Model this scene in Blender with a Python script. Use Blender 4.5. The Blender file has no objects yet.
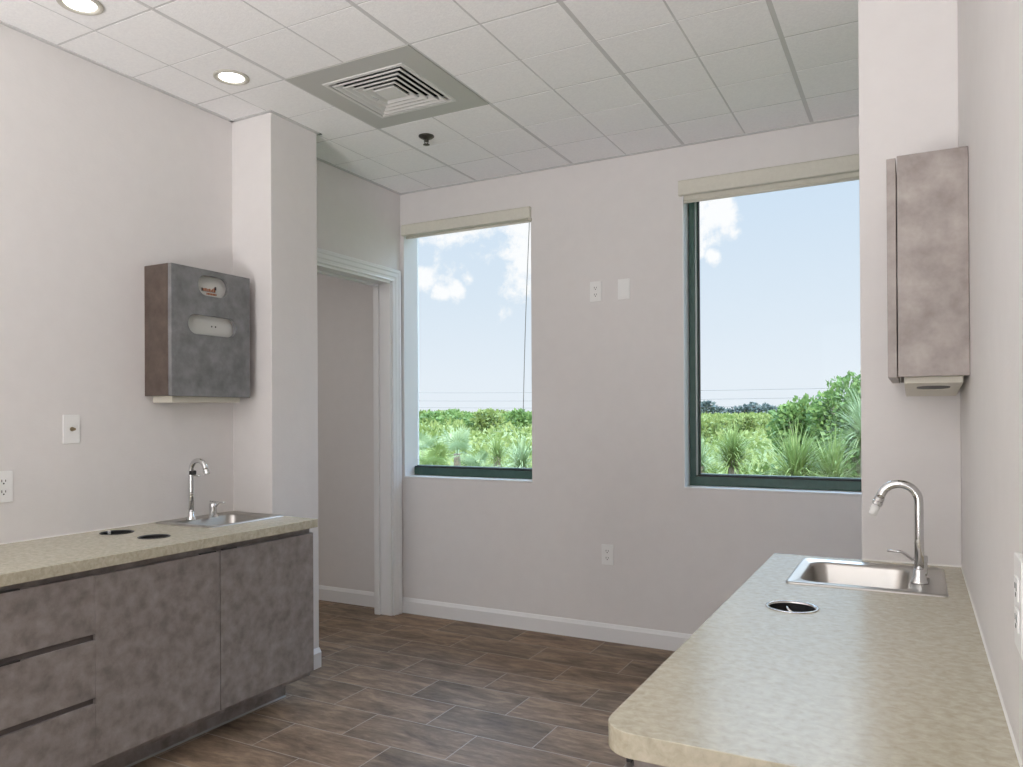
import bpy, bmesh, math, random
from mathutils import Vector, Matrix
from math import sin, cos, pi, radians

SC = bpy.context.scene
COL = SC.collection
rnd = random.Random(7)

# ------------------------------------------------------------------ camera
F_PX, YAW, PITCH, ROLL, CY, EYE = 763.7, 0.4865, 0.0034, -0.0055, 413.27, 1.2013
def make_camera():
    c, s = cos(YAW), sin(YAW)
    right = Vector((c, s, 0)); fwd0 = Vector((-s, c, 0)); up0 = Vector((0, 0, 1))
    fwd = fwd0 * cos(PITCH) + up0 * sin(PITCH)
    up = -fwd0 * sin(PITCH) + up0 * cos(PITCH)
    R = right * cos(ROLL) + up * sin(ROLL)
    U = -right * sin(ROLL) + up * cos(ROLL)
    cam = bpy.data.cameras.new('camera'); o = bpy.data.objects.new('camera', cam); COL.objects.link(o)
    m = Matrix(((R.x, U.x, -fwd.x, 0), (R.y, U.y, -fwd.y, 0), (R.z, U.z, -fwd.z, EYE), (0, 0, 0, 1)))
    o.matrix_world = m
    cam.sensor_width = 36; cam.lens = F_PX / 1023 * 36
    cam.shift_y = (CY - 383.5) / 1023
    cam.clip_start = .02; cam.clip_end = 2000
    SC.camera = o
make_camera()

# ------------------------------------------------------------------ exposure
SC.view_settings.view_transform = 'Standard'
SC.view_settings.look = 'None'
SC.view_settings.gamma = 1
SC.view_settings.use_curve_mapping = False
SC.view_settings.exposure = 0.0
SC.cycles.max_bounces = 10
SC.cycles.diffuse_bounces = 6
SC.cycles.transparent_max_bounces = 24
SC.cycles.sample_clamp_indirect = 4
SC.cycles.use_denoising = True

# ------------------------------------------------------------------ sky
def make_sky():
    w = bpy.data.worlds.new('sky'); SC.world = w; w.use_nodes = True
    nt = w.node_tree; N = nt.nodes; L = nt.links
    for n in list(N): N.remove(n)
    out = N.new('ShaderNodeOutputWorld'); bg = N.new('ShaderNodeBackground')
    tc = N.new('ShaderNodeTexCoord'); sep = N.new('ShaderNodeSeparateXYZ')
    L.new(tc.outputs['Generated'], sep.inputs[0])
    ramp = N.new('ShaderNodeValToRGB'); L.new(sep.outputs['Z'], ramp.inputs[0])
    e = ramp.color_ramp.elements
    e[0].position = 0.0; e[0].color = (.78, .84, .90, 1)
    e[1].position = 1.0; e[1].color = (.25, .42, .70, 1)
    for p, c in ((.05, (.76, .83, .90, 1)), (.15, (.68, .78, .88, 1)), (.26, (.62, .745, .88, 1)), (.5, (.45, .62, .82, 1))):
        k = e.new(p); k.color = c
    nz = N.new('ShaderNodeTexNoise'); nz.inputs['Scale'].default_value = 16; nz.inputs['Detail'].default_value = 7
    nz.inputs['Roughness'].default_value = .62
    L.new(tc.outputs['Generated'], nz.inputs['Vector'])
    blobs = [((-.462, .864, .236), .085), ((-.432, .875, .225), .085), ((-.440, .874, .196), .030), ((-.475, .853, .236), .040),
             ((-.520, .838, .161), .018), ((-.506, .844, .176), .014), ((-.538, .829, .157), .014), ((-.560, .810, .178), .018),
             ((-.240, .943, .250), .05), ((-.212, .945, .262), .034), ((-.250, .938, .232), .026), ((-.222, .955, .196), .012),
             ((-.240, .950, .200), .012), ((.1, .90, .50), .16), ((.4, .8, .3), .2), ((-.8, .3, .3), .2),
             ((.2, -.9, .4), .3)]
    acc = None
    for c, r in blobs:
        d = N.new('ShaderNodeVectorMath'); d.operation = 'DISTANCE'; L.new(tc.outputs['Generated'], d.inputs[0]); d.inputs[1].default_value = Vector(c).normalized()
        m = N.new('ShaderNodeMath'); m.operation = 'DIVIDE'; L.new(d.outputs['Value'], m.inputs[0]); m.inputs[1].default_value = r
        s = N.new('ShaderNodeMath'); s.operation = 'SUBTRACT'; s.inputs[0].default_value = 1; L.new(m.outputs[0], s.inputs[1])
        if acc is None: acc = s
        else:
            x = N.new('ShaderNodeMath'); x.operation = 'MAXIMUM'; L.new(acc.outputs[0], x.inputs[0]); L.new(s.outputs[0], x.inputs[1]); acc = x
    a = N.new('ShaderNodeMath'); a.operation = 'MULTIPLY_ADD'; L.new(nz.outputs['Fac'], a.inputs[0]); a.inputs[1].default_value = 4.2; a.inputs[2].default_value = -2.1
    b = N.new('ShaderNodeMath'); b.operation = 'ADD'; L.new(a.outputs[0], b.inputs[0]); L.new(acc.outputs[0], b.inputs[1])
    mr = N.new('ShaderNodeMapRange'); mr.interpolation_type = 'SMOOTHSTEP'; L.new(b.outputs[0], mr.inputs['Value'])
    mr.inputs['From Min'].default_value = .0; mr.inputs['From Max'].default_value = .65
    mx = N.new('ShaderNodeMix'); mx.data_type = 'RGBA'; L.new(mr.outputs[0], mx.inputs[0]); L.new(ramp.outputs[0], mx.inputs[6])
    mx.inputs[7].default_value = (.95, .96, .97, 1)
    # unseen sky overhead made brighter to add light indoors
    up = N.new('ShaderNodeMapRange'); up.interpolation_type = 'SMOOTHSTEP'; L.new(sep.outputs['Z'], up.inputs['Value'])
    for k, v in (('From Min', .30), ('From Max', .56), ('To Min', 1.06), ('To Max', 9.5)): up.inputs[k].default_value = v
    L.new(mx.outputs[2], bg.inputs['Color']); L.new(up.outputs[0], bg.inputs['Strength'])
    L.new(bg.outputs[0], out.inputs[0])
make_sky()

def light(name, kind, loc, energy, color=(1, 1, 1), direction=None, **kw):
    l = bpy.data.lights.new(name, kind); l.energy = energy; l.color = color
    for k, v in kw.items(): setattr(l, k, v)
    o = bpy.data.objects.new(name, l); COL.objects.link(o); o.location = loc
    if direction: o.rotation_euler = Vector(direction).to_track_quat('-Z', 'Y').to_euler()
    return o
light('sun', 'SUN', (3, -3, 12), 5.5, (1, .95, .86), (-.45, .55, -.75), angle=radians(1.2))
# added area lamp set in an assumed rear window, brightening the room
light('added_rear_lamp', 'AREA', (-.62, -3.14, 1.36), 12, (1.0, .99, .99), (-.1, 1, 0), shape='RECTANGLE', size=1.0, size_y=2.1)
# added fill lamp behind the camera, bounced off the ceiling to brighten the room
FILL_POS = (-1.0, -1.9, .40)
light('added_fill_lamp', 'AREA', (FILL_POS[0], FILL_POS[1], FILL_POS[2] + .012), 118, (1.0, .98, .985), (-.05, .38, 1), shape='SQUARE', size=.9, spread=radians(132))

# ------------------------------------------------------------------ materials
MATS = {}
def mat(name, color, rough=.6, metal=0, spec=.5, noise=None, bump=None, coat=0, trans=0, coords='Object'):
    """noise = (scale, colour2, detail, contrast, distortion) ; bump = (scale, strength)"""
    if name in MATS: return MATS[name]
    m = bpy.data.materials.new(name); m.use_nodes = True; MATS[name] = m
    nt = m.node_tree; b = nt.nodes['Principled BSDF']; L = nt.links
    b.inputs['Base Color'].default_value = (*color, 1); b.inputs['Roughness'].default_value = rough
    b.inputs['Metallic'].default_value = metal; b.inputs['Specular IOR Level'].default_value = spec
    b.inputs['Coat Weight'].default_value = coat; b.inputs['Coat Roughness'].default_value = .12
    tc = nt.nodes.new('ShaderNodeTexCoord')
    if noise:
        sc, c2, det, con = noise[:4]
        n = nt.nodes.new('ShaderNodeTexNoise'); n.inputs['Scale'].default_value = sc; n.inputs['Detail'].default_value = det
        n.inputs['Roughness'].default_value = .6
        if len(noise) > 4: n.inputs['Distortion'].default_value = noise[4]
        if len(noise) > 5:
            mp = nt.nodes.new('ShaderNodeMapping'); mp.inputs['Scale'].default_value = noise[5]
            L.new(tc.outputs[coords], mp.inputs[0]); L.new(mp.outputs[0], n.inputs['Vector'])
        else: L.new(tc.outputs[coords], n.inputs['Vector'])
        r = nt.nodes.new('ShaderNodeValToRGB'); L.new(n.outputs['Fac'], r.inputs[0])
        r.color_ramp.elements[0].position = .5 - con; r.color_ramp.elements[1].position = .5 + con
        r.color_ramp.elements[0].color = (*color, 1); r.color_ramp.elements[1].color = (*c2, 1)
        L.new(r.outputs[0], b.inputs['Base Color'])
    if bump:
        n = nt.nodes.new('ShaderNodeTexNoise'); n.inputs['Scale'].default_value = bump[0]; n.inputs['Detail'].default_value = 4
        if len(bump) > 2:
            mp = nt.nodes.new('ShaderNodeMapping'); mp.inputs['Scale'].default_value = bump[2]
            L.new(tc.outputs[coords], mp.inputs[0]); L.new(mp.outputs[0], n.inputs['Vector'])
        else: L.new(tc.outputs[coords], n.inputs['Vector'])
        bm_ = nt.nodes.new('ShaderNodeBump'); bm_.inputs['Strength'].default_value = bump[1]; bm_.inputs['Distance'].default_value = .01
        L.new(n.outputs['Fac'], bm_.inputs['Height']); L.new(bm_.outputs[0], b.inputs['Normal'])
    return m

WALL = mat('wall_vinyl', (.735, .712, .70), .6, noise=(14, (.755, .732, .72), 3, .2), bump=(60, .06, (1, 1, 3)))
CEIL = mat('ceiling_tile', (.93, .93, .93), .9, noise=(90, (.88, .88, .885), 5, .12), bump=(160, .12))
GRID = mat('ceiling_tee_paint', (.60, .60, .60), .5)
WHITE = mat('white_trim_paint', (.80, .80, .80), .4)
PLATE = mat('white_plastic', (.86, .86, .85), .35)
SLOT = mat('socket_dark', (.03, .03, .03), .6)
LAM = mat('grey_brown_laminate', (.155, .132, .122), .42, noise=(19, (.32, .288, .27), 10, .22), bump=(40, .02))
LAMD = mat('dark_slot_strip', (.035, .033, .032), .4, metal=.3)  # dark strips in place of the shade inside the pull slots
COUNTER = mat('mottled_beige_laminate', (.385, .35, .255), .25, spec=.9, noise=(60, (.56, .525, .41), 9, .22, .4, (1, 1.2, 1)))
LAM_D = mat('daylit_laminate', (.13, .13, .133), .42, noise=(15, (.235, .235, .24), 10, .18), bump=(40, .02))  # left door: reflected window daylight put into a cooler grey
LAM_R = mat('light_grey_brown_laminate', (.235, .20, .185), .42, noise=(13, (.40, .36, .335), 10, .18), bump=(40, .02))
STEEL = mat('brushed_steel', (.50, .48, .45), .30, metal=1, bump=(30, .02, (1, 20, 1)))
CHROME = mat('chrome', (.74, .74, .74), .1, metal=1)
DARK = mat('black_rubber', (.012, .012, .013), .5)
GREEN = mat('dark_green_aluminium', (.035, .085, .068), .38, noise=(30, (.05, .105, .088), 4, .2))
SEAL = mat('black_window_seal', (.01, .012, .012), .5)
SILVER = mat('silver_seal', (.45, .5, .5), .3, metal=.4)
SHADE = mat('cream_shade_fabric', (.70, .68, .60), .7, noise=(60, (.66, .64, .56), 3, .2))
CREAM = mat('cream_plastic', (.66, .63, .54), .45)
VENT = mat('vent_panel_paint', (.48, .485, .46), .5)
VENTW = mat('vent_blade_paint', (.66, .66, .64), .45)
DISP = mat('dispenser_grey_white_plastic', (.66, .655, .62), .4)
FROST = mat('frosted_nozzle', (.85, .85, .83), .5)
PUTTY = mat('cord_grey', (.30, .32, .33), .6)
CAULK = mat('white_caulk', (.75, .74, .70), .6)
RUST = mat('rust_print', (.42, .13, .05), .6)
BLACKP = mat('dark_print', (.05, .04, .04), .6)

def emis(name, color, strength):
    m = bpy.data.materials.new(name); m.use_nodes = True; b = m.node_tree.nodes['Principled BSDF']
    b.inputs['Base Color'].default_value = (*color, 1); b.inputs['Emission Color'].default_value = (*color, 1); b.inputs['Emission Strength'].default_value = strength
    return m
LENS = emis('lamp_lens', (1, .98, .93), 5)

def glass_mat():
    m = bpy.data.materials.new('window_glass'); m.use_nodes = True; nt = m.node_tree; N = nt.nodes; L = nt.links
    for n in list(N): N.remove(n)
    out = N.new('ShaderNodeOutputMaterial'); mx = N.new('ShaderNodeMixShader'); t = N.new('ShaderNodeBsdfTransparent'); g = N.new('ShaderNodeBsdfGlossy')
    f = N.new('ShaderNodeFresnel'); f.inputs['IOR'].default_value = 1.13
    t.inputs['Color'].default_value = (.985, .99, .99, 1); g.inputs['Roughness'].default_value = .0
    L.new(f.outputs[0], mx.inputs[0]); L.new(t.outputs[0], mx.inputs[1]); L.new(g.outputs[0], mx.inputs[2]); L.new(mx.outputs[0], out.inputs[0])
    return m
GLASS = glass_mat()

def floor_mat():
    m = bpy.data.materials.new('floor_plank_tile'); m.use_nodes = True; nt = m.node_tree; N = nt.nodes; L = nt.links
    b = N['Principled BSDF']; tc = N.new('ShaderNodeTexCoord'); mp = N.new('ShaderNodeMapping')
    RH, BW = .2235, .4622
    mp.inputs['Location'].default_value = (1.2325 - BW / 2 + 40 * BW, -2.922 + 40 * RH, 0)
    L.new(tc.outputs['Object'], mp.inputs[0])
    br = N.new('ShaderNodeTexBrick'); L.new(mp.outputs[0], br.inputs['Vector'])
    br.inputs['Scale'].default_value = 1; br.inputs['Brick Width'].default_value = BW; br.inputs['Row Height'].default_value = RH
    br.inputs['Mortar Size'].default_value = .0022; br.inputs['Mortar Smooth'].default_value = .1; br.inputs['Bias'].default_value = 0
    br.inputs['Color1'].default_value = (0, 0, 0, 1); br.inputs['Color2'].default_value = (1, 1, 1, 1); br.inputs['Mortar'].default_value = (.5, .5, .5, 1)
    # veining, stretched along the plank
    mp2 = N.new('ShaderNodeMapping'); mp2.inputs['Scale'].default_value = (1.6, 5.5, 1); L.new(tc.outputs['Object'], mp2.inputs[0])
    off = N.new('ShaderNodeVectorMath'); off.operation = 'MULTIPLY_ADD'; L.new(br.outputs['Color'], off.inputs[0]); off.inputs[1].default_value = (7, 7, 7); L.new(mp2.outputs[0], off.inputs[2])
    n1 = N.new('ShaderNodeTexNoise'); n1.inputs['Scale'].default_value = 2.2; n1.inputs['Detail'].default_value = 9; n1.inputs['Roughness'].default_value = .62; n1.inputs['Distortion'].default_value = .7
    L.new(off.outputs[0], n1.inputs['Vector'])
    r = N.new('ShaderNodeValToRGB'); L.new(n1.outputs['Fac'], r.inputs[0]); e = r.color_ramp.elements
    e[0].position = .30; e[0].color = (.125, .088, .060, 1); e[1].position = .72; e[1].color = (.42, .315, .22, 1)
    k = e.new(.5); k.color = (.245, .18, .127, 1)
    n2 = N.new('ShaderNodeTexNoise'); n2.inputs['Scale'].default_value = 9; n2.inputs['Detail'].default_value = 10; n2.inputs['Roughness'].default_value = .7; L.new(off.outputs[0], n2.inputs['Vector'])
    ad = N.new('ShaderNodeMath'); ad.operation = 'MULTIPLY_ADD'; L.new(n2.outputs['Fac'], ad.inputs[0]); ad.inputs[1].default_value = .55
    sb = N.new('ShaderNodeMath'); sb.operation = 'SUBTRACT'; L.new(n1.outputs['Fac'], sb.inputs[0]); sb.inputs[1].default_value = .275; L.new(sb.outputs[0], ad.inputs[2]); L.new(ad.outputs[0], r.inputs[0])
    hs = N.new('ShaderNodeMix'); hs.data_type = 'RGBA'; hs.blend_type = 'MULTIPLY'; hs.inputs[0].default_value = 1
    r2 = N.new('ShaderNodeValToRGB'); L.new(br.outputs['Color'], r2.inputs[0]); r2.color_ramp.elements[0].color = (.74, .73, .72, 1); r2.color_ramp.elements[1].color = (.98, .90, .84, 1)
    L.new(r.outputs[0], hs.inputs[6]); L.new(r2.outputs[0], hs.inputs[7])
    mx = N.new('ShaderNodeMix'); mx.data_type = 'RGBA'; L.new(br.outputs['Fac'], mx.inputs[0]); L.new(hs.outputs[2], mx.inputs[6]); mx.inputs[7].default_value = (.36, .31, .26, 1)
    L.new(mx.outputs[2], b.inputs['Base Color'])
    b.inputs['Roughness'].default_value = .5; b.inputs['Specular IOR Level'].default_value = .22
    bp = N.new('ShaderNodeBump'); bp.inputs['Strength'].default_value = .25; bp.inputs['Distance'].default_value = .003
    mth = N.new('ShaderNodeMath'); mth.operation = 'SUBTRACT'; L.new(n1.outputs['Fac'], mth.inputs[0]); L.new(br.outputs['Fac'], mth.inputs[1])
    L.new(mth.outputs[0], bp.inputs['Height']); L.new(bp.outputs[0], b.inputs['Normal'])
    return m
FLOOR = floor_mat()

# ------------------------------------------------------------------ helpers
def new_bm(): return bmesh.new()
def box(bm, x0, x1, y0, y1, z0, z1):
    v = [bm.verts.new(p) for p in ((x0, y0, z0), (x1, y0, z0), (x1, y1, z0), (x0, y1, z0), (x0, y0, z1), (x1, y0, z1), (x1, y1, z1), (x0, y1, z1))]
    for f in ((0, 3, 2, 1), (4, 5, 6, 7), (0, 1, 5, 4), (1, 2, 6, 5), (2, 3, 7, 6), (3, 0, 4, 7)): bm.faces.new([v[i] for i in f])
def ring(bm, pts): return [bm.verts.new(p) for p in pts]
def bridge(bm, a, b):
    n = len(a)
    for i in range(n): bm.faces.new((a[i], a[(i + 1) % n], b[(i + 1) % n], b[i]))
def lathe(bm, prof, c=(0, 0, 0), n=32, cap=True, axis='z'):
    """prof = [(radius, height)] around axis through c"""
    def P(r, h, t):
        u, v = r * cos(t), r * sin(t)
        if axis == 'z': return (c[0] + u, c[1] + v, c[2] + h)
        if axis == 'x': return (c[0] + h, c[1] + u, c[2] + v)
        return (c[0] + u, c[1] + h, c[2] + v)
    rs = [ring(bm, [P(r, h, 2 * pi * i / n) for i in range(n)]) for r, h in prof]
    for a, b in zip(rs, rs[1:]): bridge(bm, a, b)
    if cap: bm.faces.new(rs[0]); bm.faces.new(rs[-1])
def tube(bm, pts, r, n=14, cap=True):
    pts = [Vector(p) for p in pts]; rr = r if isinstance(r, (list, tuple)) else [r] * len(pts)
    rs = []; ref = None
    for i, p in enumerate(pts):
        t = (pts[min(i + 1, len(pts) - 1)] - pts[max(i - 1, 0)]).normalized()
        if ref is None: ref = t.orthogonal().normalized()
        ref = (ref - t * ref.dot(t)).normalized(); b = t.cross(ref)
        rs.append(ring(bm, [p + (ref * cos(2 * pi * k / n) + b * sin(2 * pi * k / n)) * rr[i] for k in range(n)]))
    for a, b in zip(rs, rs[1:]): bridge(bm, a, b)
    if cap: bm.faces.new(rs[0]); bm.faces.new(rs[-1])
def prism(bm, pts, axis, a, b):
    """pts = 2-D outline, extruded along axis from a to b"""
    def P(u, v, w): return {'x': (w, u, v), 'y': (u, w, v), 'z': (u, v, w)}[axis]
    A = ring(bm, [P(u, v, a) for u, v in pts]); B = ring(bm, [P(u, v, b) for u, v in pts])
    bridge(bm, A, B); bm.faces.new(A); bm.faces.new(B)
def rrect(x0, x1, y0, y1, r, n=6):
    out = []
    for cx, cy, a in ((x1 - r, y1 - r, 0), (x0 + r, y1 - r, 90), (x0 + r, y0 + r, 180), (x1 - r, y0 + r, 270)):
        for i in range(n + 1):
            t = radians(a + 90 * i / n); out.append((cx + r * cos(t), cy + r * sin(t)))
    return out
def obj(name, bm, m, parent=None, smooth=False, bevel=0, loc=None):
    bmesh.ops.recalc_face_normals(bm, faces=bm.faces[:])
    me = bpy.data.meshes.new(name); bm.to_mesh(me); bm.free(); me.materials.append(m)
    o = bpy.data.objects.new(name, me); COL.objects.link(o)
    if smooth: me.shade_smooth()
    if parent: o.parent = parent; 
    if bevel:
        md = o.modifiers.new('bevel', 'BEVEL'); md.width = bevel; md.segments = 2; md.limit_method = 'ANGLE'; md.angle_limit = radians(40)
    return o
def smooth_by_angle(o, deg=35):
    me = o.data; me.shade_smooth()
    bm = bmesh.new(); bm.from_mesh(me)
    for e in bm.edges:
        if len(e.link_faces) == 2 and e.calc_face_angle(0) > radians(deg): e.smooth = False
    bm.to_mesh(me); bm.free()
def cut(o, cutters):
    """subtract bmeshes from o, applied at once (no cutter object is kept)"""
    tmp = []
    for bm in cutters:
        bmesh.ops.recalc_face_normals(bm, faces=bm.faces[:])
        me = bpy.data.meshes.new('cut'); bm.to_mesh(me); bm.free()
        c = bpy.data.objects.new('cut', me); COL.objects.link(c); tmp.append(c)
        md = o.modifiers.new('cut', 'BOOLEAN'); md.operation = 'DIFFERENCE'; md.object = c; md.solver = 'EXACT'
    bpy.context.view_layer.update()
    me = bpy.data.meshes.new_from_object(o.evaluated_get(bpy.context.evaluated_depsgraph_get()))
    o.modifiers.clear(); o.data = me
    for c in tmp: bpy.data.objects.remove(c)
def empty(name, loc=(0, 0, 0)):
    o = bpy.data.objects.new(name, None); COL.objects.link(o); o.location = loc; o.empty_display_size = .05; return o
def thing(name, label, cat, group=None, loc=(0, 0, 0)):
    o = empty(name, loc); return tag(o, label, cat, group)
def tag(o, label, cat, group=None, kind=None):
    o['label'] = label; o['category'] = cat
    if group: o['group'] = group
    if kind: o['kind'] = kind
    return o
def struct(o): o['kind'] = 'structure'; return o
def attach(o, t):
    """parent o (built in world space) to thing t without moving it"""
    o.parent = t; o.matrix_parent_inverse = Matrix.Translation(t.location).inverted(); return o

# ------------------------------------------------------------------ room sizes
TOP = 2.5696
XL, XR, YF, YB = -2.787, .113, 3.8366, -3.2
TX0, TY0, TM = -2.2494, 2.306, .6096
CXR, CYE = -2.545, 2.818   # right face and far end of the left column
XD = -2.797        # face of the wall with the doorway
CH = .769          # counter height
YC = 2.519         # front of the left column, 2.487 of the right one
YCR = 2.487

# floor
bm = new_bm(); box(bm, -5.2, XR + .15, YB - .2, YF + .35, -.08, 0); struct(obj('floor', bm, FLOOR))

# ceiling: scored tiles standing proud of the tee grid
def ceiling():
    bm = new_bm(); x0, x1, y0, y1 = XL - .02, XR, YB, YF
    h = TM / 2
    i0 = int(math.floor((x0 - TX0) / h)) - 1; i1 = int(math.ceil((x1 - TX0) / h)) + 1
    j0 = int(math.floor((y0 - TY0) / h)) - 1; j1 = int(math.ceil((y1 - TY0) / h)) + 1
    for i in range(i0, i1):
        for j in range(j0, j1):
            if i in (0, 1) and j in (0, 1): continue
            a, b = TX0 + i * h, TX0 + (i + 1) * h; c, d = TY0 + j * h, TY0 + (j + 1) * h
            tee, gr = .0085, .0035
            a += tee if i % 2 == 0 else gr; b -= gr if i % 2 == 0 else tee
            c += tee * .55 if j % 2 == 0 else gr * .8; d -= gr * .8 if j % 2 == 0 else tee * .55
            a, b, c, d = max(a, x0), min(b, x1), max(c, y0), min(d, y1)
            if b - a < .01 or d - c < .01: continue
            s = .0004
            A = ring(bm, ((a, c, TOP + .0012), (b, c, TOP + .0012), (b, d, TOP + .0012), (a, d, TOP + .0012)))
            B = ring(bm, ((a + s, c + s, TOP), (b - s, c + s, TOP), (b - s, d - s, TOP), (a + s, d - s, TOP)))
            bridge(bm, A, B); bm.faces.new(B)
    return struct(obj('ceiling', bm, CEIL))
ceiling()
bm = new_bm()
vx0, vx1, vy0, vy1 = TX0, TX0 + TM, TY0, TY0 + TM
for a, b, c, d in ((-5.2, vx0, YB - .2, YF + .2), (vx1, XR + .15, YB - .2, YF + .2), (vx0, vx1, YB - .2, vy0), (vx0, vx1, vy1, YF + .2)):
    box(bm, a, b, c, d, TOP + .0008, TOP + .05)
struct(obj('trim_1', bm, GRID))
# thin angle trim where the ceiling meets the far wall and left wall
bm = new_bm()
box(bm, XL, XR, YF - .018, YF, TOP - .004, TOP + .001); box(bm, XL, XL + .018, YB, YC, TOP - .004, TOP + .001)
box(bm, XD, XD + .018, 2.86, YF, TOP - .004, TOP + .001); box(bm, XL, (CXR + .018), YC - .018, YC, TOP - .004, TOP + .001)
box(bm, CXR, (CXR + .018), YC, (CYE + .018), TOP - .004, TOP + .001); box(bm, XL, (CXR + .018), CYE, (CYE + .018), TOP - .004, TOP + .001)
struct(obj('trim_2', bm, GRID))

# walls
W1 = (-2.772, -1.900, .835, 2.370); W2 = (-1.037, -.05, .835, 2.376)
YO = YF + .155
bm = new_bm()
zt = TOP + .05
box(bm, -5.2, W1[0], YF + .022, YO, 0, zt)                    # runs on into the next room
box(bm, XD - .02, W1[0], YF, YF + .022, 0, zt)
box(bm, W1[1], W2[0], YF, YO, 0, zt)
box(bm, W2[1], XR + .15, YF, YO, 0, zt)
for w in (W1, W2):
    box(bm, w[0], w[1], YF, YO, 0, w[2]); box(bm, w[0], w[1], YF, YO, w[3], zt)
struct(obj('wall_far', bm, WALL))
bm = new_bm(); box(bm, XL - .15, XL, YB, YC, 0, zt); struct(obj('wall_left', bm, WALL))
bm = new_bm(); box(bm, XL - .15, CXR, YC, CYE, 0, zt); struct(obj('wall_left_column', bm, WALL, bevel=.003))
bm = new_bm(); box(bm, XR, XR + .15, YB, YF, 0, zt); struct(obj('wall_right', bm, WALL))
bm = new_bm(); box(bm, -.143, XR, YCR, YCR + .36, 0, zt); struct(obj('wall_right_column', bm, WALL, bevel=.003))
DY0, DY1, DZ = 2.93, 3.745, 2.022
bm = new_bm(); box(bm, XD - .12, XD, CYE, DY0, 0, zt); box(bm, XD - .12, XD, DY1, YF, 0, zt); box(bm, XD - .12, XD, DY0, DY1, DZ, zt)
struct(obj('wall_door', bm, WALL))
# wall behind the camera, with an assumed window opening added for the rear lamp
bm = new_bm()
bw = (-1.14, -.10, .28, 2.44)
box(bm, XL - .15, bw[0], YB - .15, YB, 0, zt); box(bm, bw[1], XR + .15, YB - .15, YB, 0, zt)
box(bm, bw[0], bw[1], YB - .15, YB, 0, bw[2]); box(bm, bw[0], bw[1], YB - .15, YB, bw[3], zt)
struct(obj('wall_back', bm, WALL))
# the next room behind the doorway
bm = new_bm(); box(bm, -5.2, -5.05, .9, YF + .022, 0, zt); struct(obj('wall_next_room_left', bm, WALL))
bm = new_bm(); box(bm, -5.05, XL - .15, .9, 1.05, 0, zt); struct(obj('wall_next_room_back', bm, WALL))

# unseen slab and side blocks added to keep sunlight from leaking in
bm = new_bm(); box(bm, -5.6, XR + .6, YB - .5, YO + .1, TOP + .20, TOP + .35); box(bm, -5.6, -5.2, YB - .5, YO, -.08, TOP + .2); box(bm, -5.2, XL - .15, .5, .9, -.08, TOP + .2)
struct(obj('wall_light_blocker', bm, WALL))
# added stand and box carrying the fill lamp, behind the camera
def fill_stand():
    x, y, z = FILL_POS
    t = thing('fill_stand', 'black stand with an added upward fill lamp behind the viewer', 'light stand', loc=(x, y, 0))
    bm = new_bm(); a = .47; A = ring(bm, [(x - a, y - a, z), (x + a, y - a, z), (x + a, y + a, z), (x - a, y + a, z)]); b = .08
    B = ring(bm, [(x - b, y - b, z - .3), (x + b, y - b, z - .3), (x + b, y + b, z - .3), (x - b, y + b, z - .3)]); bridge(bm, A, B); bm.faces.new(B); attach(obj('fill_box', bm, DARK), t)
    bm = new_bm(); tube(bm, [(x, y, .1), (x, y, z - .3)], .014, 10); attach(obj('pole', bm, DARK), t)
    for k in range(3):
        c, s_ = cos(k * 2.094), sin(k * 2.094); bm = new_bm(); tube(bm, [(x, y, .3), (x + .35 * c, y + .35 * s_, .01)], .009, 8); attach(obj('leg', bm, DARK), t)
fill_stand()

nl = thing('recessed_downlight', 'round added fill light in the next room, out of view', 'ceiling light', loc=(-3.9, 2.3, TOP))  # unseen lamp added to brighten the wall behind the doorway
bm = new_bm(); lathe(bm, [(.07, .0), (.07, -.006), (.05, -.008), (.001, -.008)], (-3.9, 2.3, TOP), 32); attach(obj('lens', bm, LENS), nl)
attach(light('next_room_fill', 'AREA', (-3.9, 2.3, TOP - .012), 11, (1, .97, .93), (0, 0, -1), shape='DISK', size=.14), nl)
# baseboards
def board_profile(t=.014, h=.093): return [(0, 0), (t, 0), (t, h * .78), (t * .75, h * .84), (t * .55, h * .9), (t * .3, h * .97), (0, h)]
bm = new_bm(); prism(bm, [(YF - u, v) for u, v in board_profile()], 'x', XD + .0, XR); struct(obj('baseboard_far', bm, WHITE))
bm = new_bm(); prism(bm, [(YF + .022 - u, v) for u, v in board_profile()], 'x', -5.05, XD - .12); struct(obj('baseboard_next_room', bm, WHITE))
bm = new_bm()
pr = board_profile()
prism(bm, [(CXR + u, v) for u, v in pr], 'y', YC - .014, CYE)
prism(bm, [(YC - u, v) for u, v in pr], 'x', -2.60, CXR + .014)
struct(obj('baseboard_column', bm, WHITE))
bm = new_bm(); prism(bm, [(XD + u, v) for u, v in pr], 'y', 3.812, YF); struct(obj('baseboard_door', bm, WHITE))

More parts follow.
